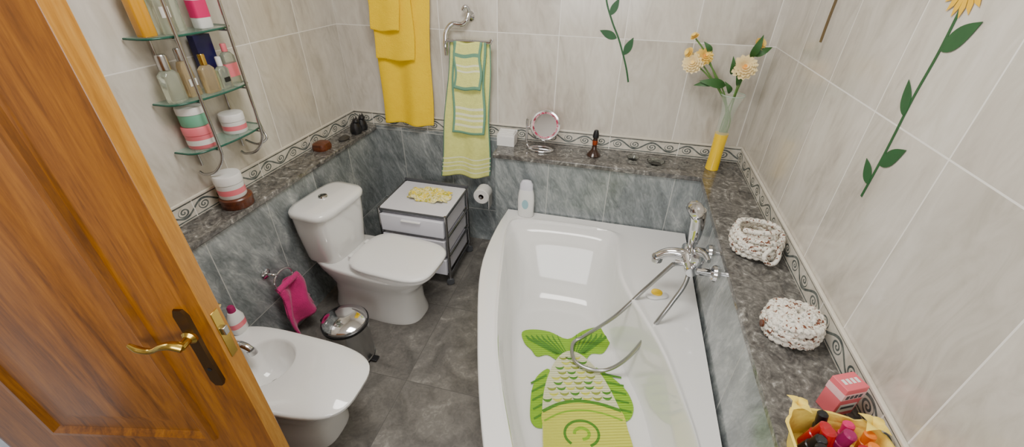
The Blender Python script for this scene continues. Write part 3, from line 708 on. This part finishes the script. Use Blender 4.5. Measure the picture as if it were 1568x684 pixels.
heads=[((.01,-.02,.605),.068,pet_c,pet_o,(-.1,-.9,.45)),((-.25,-.01,.61),.06,pet_c,pet_y,(-.3,-.8,.35)),((-.2,-.0,.645),.05,pet_y,pet_o,(.1,-.8,.5)),((-.27,0,.74),.026,pet_y,None,(-.4,-.2,.6)),((.055,0,.72),.036,pet_y,pet_o,(.5,-.6,.6)),((-.28,0,.66),.03,pet_y,None,(-.7,-.4,.3))]
for i,(p,R,m1,m2,nr) in enumerate(heads):
    nv=Vector(nr).normalized(); e=Vector(p)-nv*.01
    tube('stem_%d'%i,[(.008*(i-2),0,.235),(.006*(i-2),0,.33),(p[0]*.22,p[1]*.5,.45),tuple(e*.7+Vector((0,0,.45))*.3),tuple(e)],.004,stemm,vs)
    petals('bloom_%d'%i,p,R,m1,vs,nr,5 if R>.045 else 3,m2)
for i,(a,c,w) in enumerate([((-.05,0,.5),(-.2,-.02,.52),.05),((-.08,0,.52),(-.22,0,.49),.04),((-.04,0,.56),(-.06,-.02,.66),.03),((.01,0,.5),(-.03,-.03,.6),.03),((.03,0,.65),(.055,-.02,.77),.04),((.045,0,.66),(.12,0,.71),.035),((-.17,0,.66),(-.22,0,.72),.03),((-.02,0,.46),(-.07,-.03,.53),.03)]):
    leaf('leaf_%d'%i,a,c,w,leafm,vs)

# ---------------------------------------------------------------- right ledge items
def ring_basket(name,loc,R,h,rows,lid=False,ey=1.):
    e=empty(name,loc)
    rr=h/rows/2*1.15
    V=[];F=[];seg=96;cs=8
    def ring(r,z,rad,ph,tilt=0):
        k0=len(V)
        for i in range(seg):
            a=2*pi*i/seg; bump=.9+.5*abs(math.sin(a*12+ph))
            for j in range(cs):
                b_=2*pi*j/cs
                V.append(((r+rad*bump*math.cos(b_))*math.cos(a),(r+rad*bump*math.cos(b_))*math.sin(a)*ey,z+rad*bump*math.sin(b_)+.005*math.sin(3*a+ph)))
        for i in range(seg):
            for j in range(cs):
                F.append((k0+i*cs+j,k0+((i+1)%seg)*cs+j,k0+((i+1)%seg)*cs+(j+1)%cs,k0+i*cs+(j+1)%cs))
    for i in range(rows):
        f=(i+.5)/rows; ring(R*(.86+.14*math.sin(pi*f*.8+.35))-rr,rr*1.75+(h-2*rr)*i/(rows-1),rr*.85,i*1.6)
    if lid:
        for i in range(6):
            r=R*.93-rr-i*R*.16
            if r>.004: ring(r,h+rr*.8+.004*i,rr*.85,i*.9)
    else:
        for i in range(6):
            r=R*.8-rr-i*R*.15
            if r>.004: ring(r,rr*1.75,rr*.8,i*.9)
    mesh('woven_body',V,F,croch,e,ang=80)
    return e
rb=ring_basket('crochet_basket',(.69,1.735,.9),.108,.10,5,False,1.1)
tube('loop_handle',[(.02,-.115,.085),(.0,-.135,.06),(.02,-.14,.03),(.05,-.13,.03),(.06,-.118,.06),(.05,-.11,.085)],.009,croch,rb)
tube('folded_strip',[(-.07,-.02,.105),(-.02,-.04,.112),(.04,-.03,.112),(.08,.01,.108)],.012,croch,rb)
r2=ring_basket('crochet_basket',(.695,1.225,.9),.095,.075,4,True,1.0)
lathe('button',[(0,0),(.013,0),(.013,.006),(0,.007)],darkwood,r2,loc=(-.095,-.02,.045),rot=(0,-pi/2,0))

pk=empty('pink_cream_carton',(.742,.945,.9),.45)
cpk=mat('carton_pink',srgb(228,105,115),.35)
box('carton',-.036,.036,-.026,.026,0,.12,cpk,pk,.002)
box('carton_band',-.0365,.0365,-.0265,.0265,.075,.1,mat('carton_pale',srgb(238,190,192),.35),pk)
boxes('lettering',[(-.026+i*.014,-.017+i*.014,-.0275,-.0266,.08,.094) for i in range(4)],grey,pk)
boxes('label',[(-.028,.028,-.0272,-.0264,.02,.055)],white,pk)
boxes('label_text',[(-.022,.022,-.028,-.0273,.036,.046)],grey,pk)
boxes('top_lettering',[(-.026+i*.014,-.017+i*.014,-.008,.008,.1202,.1208) for i in range(4)],white,pk)
yb=empty('yellow_cosmetics_basket',(.675,.73,.9))
def ybl(sx,sy,z,n=4,wob=0): 
    return [(p[0]*(1+wob*math.sin(i*.9)),p[1]*(1+wob*math.cos(i*1.1)),z+wob*.1*math.sin(i*1.7)) for i,p in enumerate(se(-sx,sx,sy,z,n,64))]
loft('basket_wall',[ybl(.1,.1,.0),ybl(.105,.105,.03),ybl(.112,.112,.07),ybl(.118,.118,.085,wob=.02),ybl(.124,.125,.083,wob=.03),ybl(.122,.123,.077,wob=.02),ybl(.114,.114,.072),ybl(.108,.106,.055),ybl(.1,.098,.012)],yfab,yb,ang=70)
def knot(x,y,z,s=1):
    for a in (-.6,.6,2.4,3.8):
        leaf('ribbon',(x,y,z),(x+.04*s*math.cos(a),y+.045*s*math.sin(a),z+.015),.028,yfab,yb,up=(0,0,1),bend=.015)
knot(-.085,.115,.085,.8);knot(.085,.1,.085,.9)
cm=empty('cosmetics_assortment',(.675,.73,.913))
its=[(-.06,.06,redp,.11,.018,8),(-.03,.075,black,.1,.015,-10),(-.078,.03,black,.1,.017,10),(-.04,.02,redp,.11,.02,-8),(0,.055,purple,.1,.018,6),(.03,.075,hotp,.085,.016,-8),(.05,.04,orange,.09,.019,8),(.075,.07,orange,.075,.016,-5),(.02,.015,redp,.1,.018,4),(-.07,-.02,black,.1,.018,-5),(0,-.03,redp,.1,.02,7),(.055,-.005,black,.09,.019,-8),(-.035,-.05,gold,.09,.018,3),(.045,-.05,purple,.09,.02,0),(.08,.03,pinkp,.07,.014,4)]
for i,(x,y,mm_,h,r,tl) in enumerate(its):
    lathe('tube_%d'%i,[(0,0),(r,0),(r,h*.55),(r*.85,h*.57),(r*.85,h*.95),(r*.6,h),(0,h)],mm_,cm,loc=(x,y,0.005),rot=(math.radians(tl),math.radians(tl*.6),0),seg=18)

# ---------------------------------------------------------------- wall decals
def decal(name,axis,plane,stem,leaves,w=.007,flower=None):
    e=empty(name)
    def P(a,z,o=.0015): return (a,plane-o,z) if axis==0 else (plane-o,a,z)
    S=cr([(a,z,0) for a,z in stem],False,8); V=[];F=[]
    for i,p in enumerate(S):
        t_=(S[min(i+1,len(S)-1)]-S[max(i-1,0)]).normalized(); V+=[P(p.x-t_.y*w,p.y+t_.x*w),P(p.x+t_.y*w,p.y-t_.x*w)]
    for i in range(len(S)-1): F.append((2*i,2*i+1,2*i+3,2*i+2))
    mesh('stem',V,F,decg if flower!='brown' else decb,e,smooth=False,solid=.001)
    for q,(a0,z0,a1,z1,lw) in enumerate(leaves):
        V=[];n=10
        dx,dz=a1-a0,z1-z0; l=math.hypot(dx,dz); nx,nz=-dz/l,dx/l
        up=[];dn=[]
        for i in range(n+1):
            f=i/n; ww=lw*.5*math.sin(pi*f**.8)
            up.append(P(a0+dx*f+nx*ww,z0+dz*f+nz*ww,.0022)); dn.append(P(a0+dx*f-nx*ww,z0+dz*f-nz*ww,.0022))
        V=up+dn; F=[(i,i+1,n+1+i+1,n+1+i) for i in range(n)]
        mesh('leaf_%d'%q,V,F,decg,e,smooth=False,solid=.001)
    if flower and flower!='brown':
        a,z,R=flower; V=[];F=[]
        for i in range(18):
            t0=2*pi*i/18; k=len(V)
            for rr,dt in ((.3,-.2),(.75,-.15),(1,0),(.75,.15),(.3,.2)):
                V.append(P(a+R*rr*math.cos(t0+dt),z+R*rr*math.sin(t0+dt),.003+.0005*(i%2)))
            F.append(tuple(range(k,k+5)))
        mesh('petals',V,F,decy,e,smooth=False,solid=.0005)
        V=[P(a+R*.38*math.cos(2*pi*i/24),z+R*.38*math.sin(2*pi*i/24),.0045) for i in range(24)]
        mesh('seed_disc',V,[tuple(range(24))],decb,e,smooth=False,solid=.0005)
decal('sunflower_wall_decal',1,XR,[(1.427,1.355),(1.423,1.5),(1.428,1.67),(1.422,1.8),(1.43,1.95)],[(1.425,1.40,1.495,1.46,.042),(1.424,1.47,1.34,1.55,.05),(1.427,1.62,1.485,1.71,.042),(1.423,1.80,1.325,1.88,.055)],.005,(1.43,1.965,.09))
decal('sunflower_wall_decal',1,XR,[(2.19,1.70),(2.195,1.8),(2.19,1.95),(2.18,2.1)],[],.012,'brown')
decal('sunflower_wall_decal',0,YB,[(.06,1.345),(.03,1.44),(-.03,1.58),(-.085,1.68),(-.135,1.80),(-.15,1.95)],[(-.045,1.59,-.15,1.63,.045),(.01,1.5,.05,1.60,.045),(-.10,1.71,-.06,1.80,.04)],.005,(-.15,2.0,.09))

# ---------------------------------------------------------------- lights, world, camera
w=bpy.data.worlds.new('World'); scene.world=w; w.use_nodes=True
w.node_tree.nodes['Background'].inputs[0].default_value=(.75,.85,1,1); w.node_tree.nodes['Background'].inputs[1].default_value=.8
def area(name,loc,rot,sx,sy,en,col):
    l=bpy.data.lights.new(name,'AREA'); l.shape='RECTANGLE'; l.size=sx; l.size_y=sy; l.energy=en; l.color=col
    o=bpy.data.objects.new(name,l); C.objects.link(o); o.location=loc; o.rotation_euler=rot
area('ceiling_light',(-.5,1.2,2.86),(0,0,0),1.0,.7,46,(1,.96,.9))
area('window_daylight',(-.4,YF+.02,1.85),(pi/2,0,0),1.3,1.1,33,(1,.985,.95))
area('hallway_light',(-2.8,0,2.6),(0,0,0),.8,.8,20,(1,.95,.9))
cam=bpy.data.cameras.new('camera'); cam.sensor_width=36; cam.lens=36*639/1568; cam.clip_start=.02
co=bpy.data.objects.new('camera',cam); C.objects.link(co)
R=Matrix(((.9698,-.1418,.1989,0),(.2441,.5228,-.8168,0),(.01185,.8408,.5411,2.0),(0,0,0,1)))
co.matrix_world=R
scene.camera=co
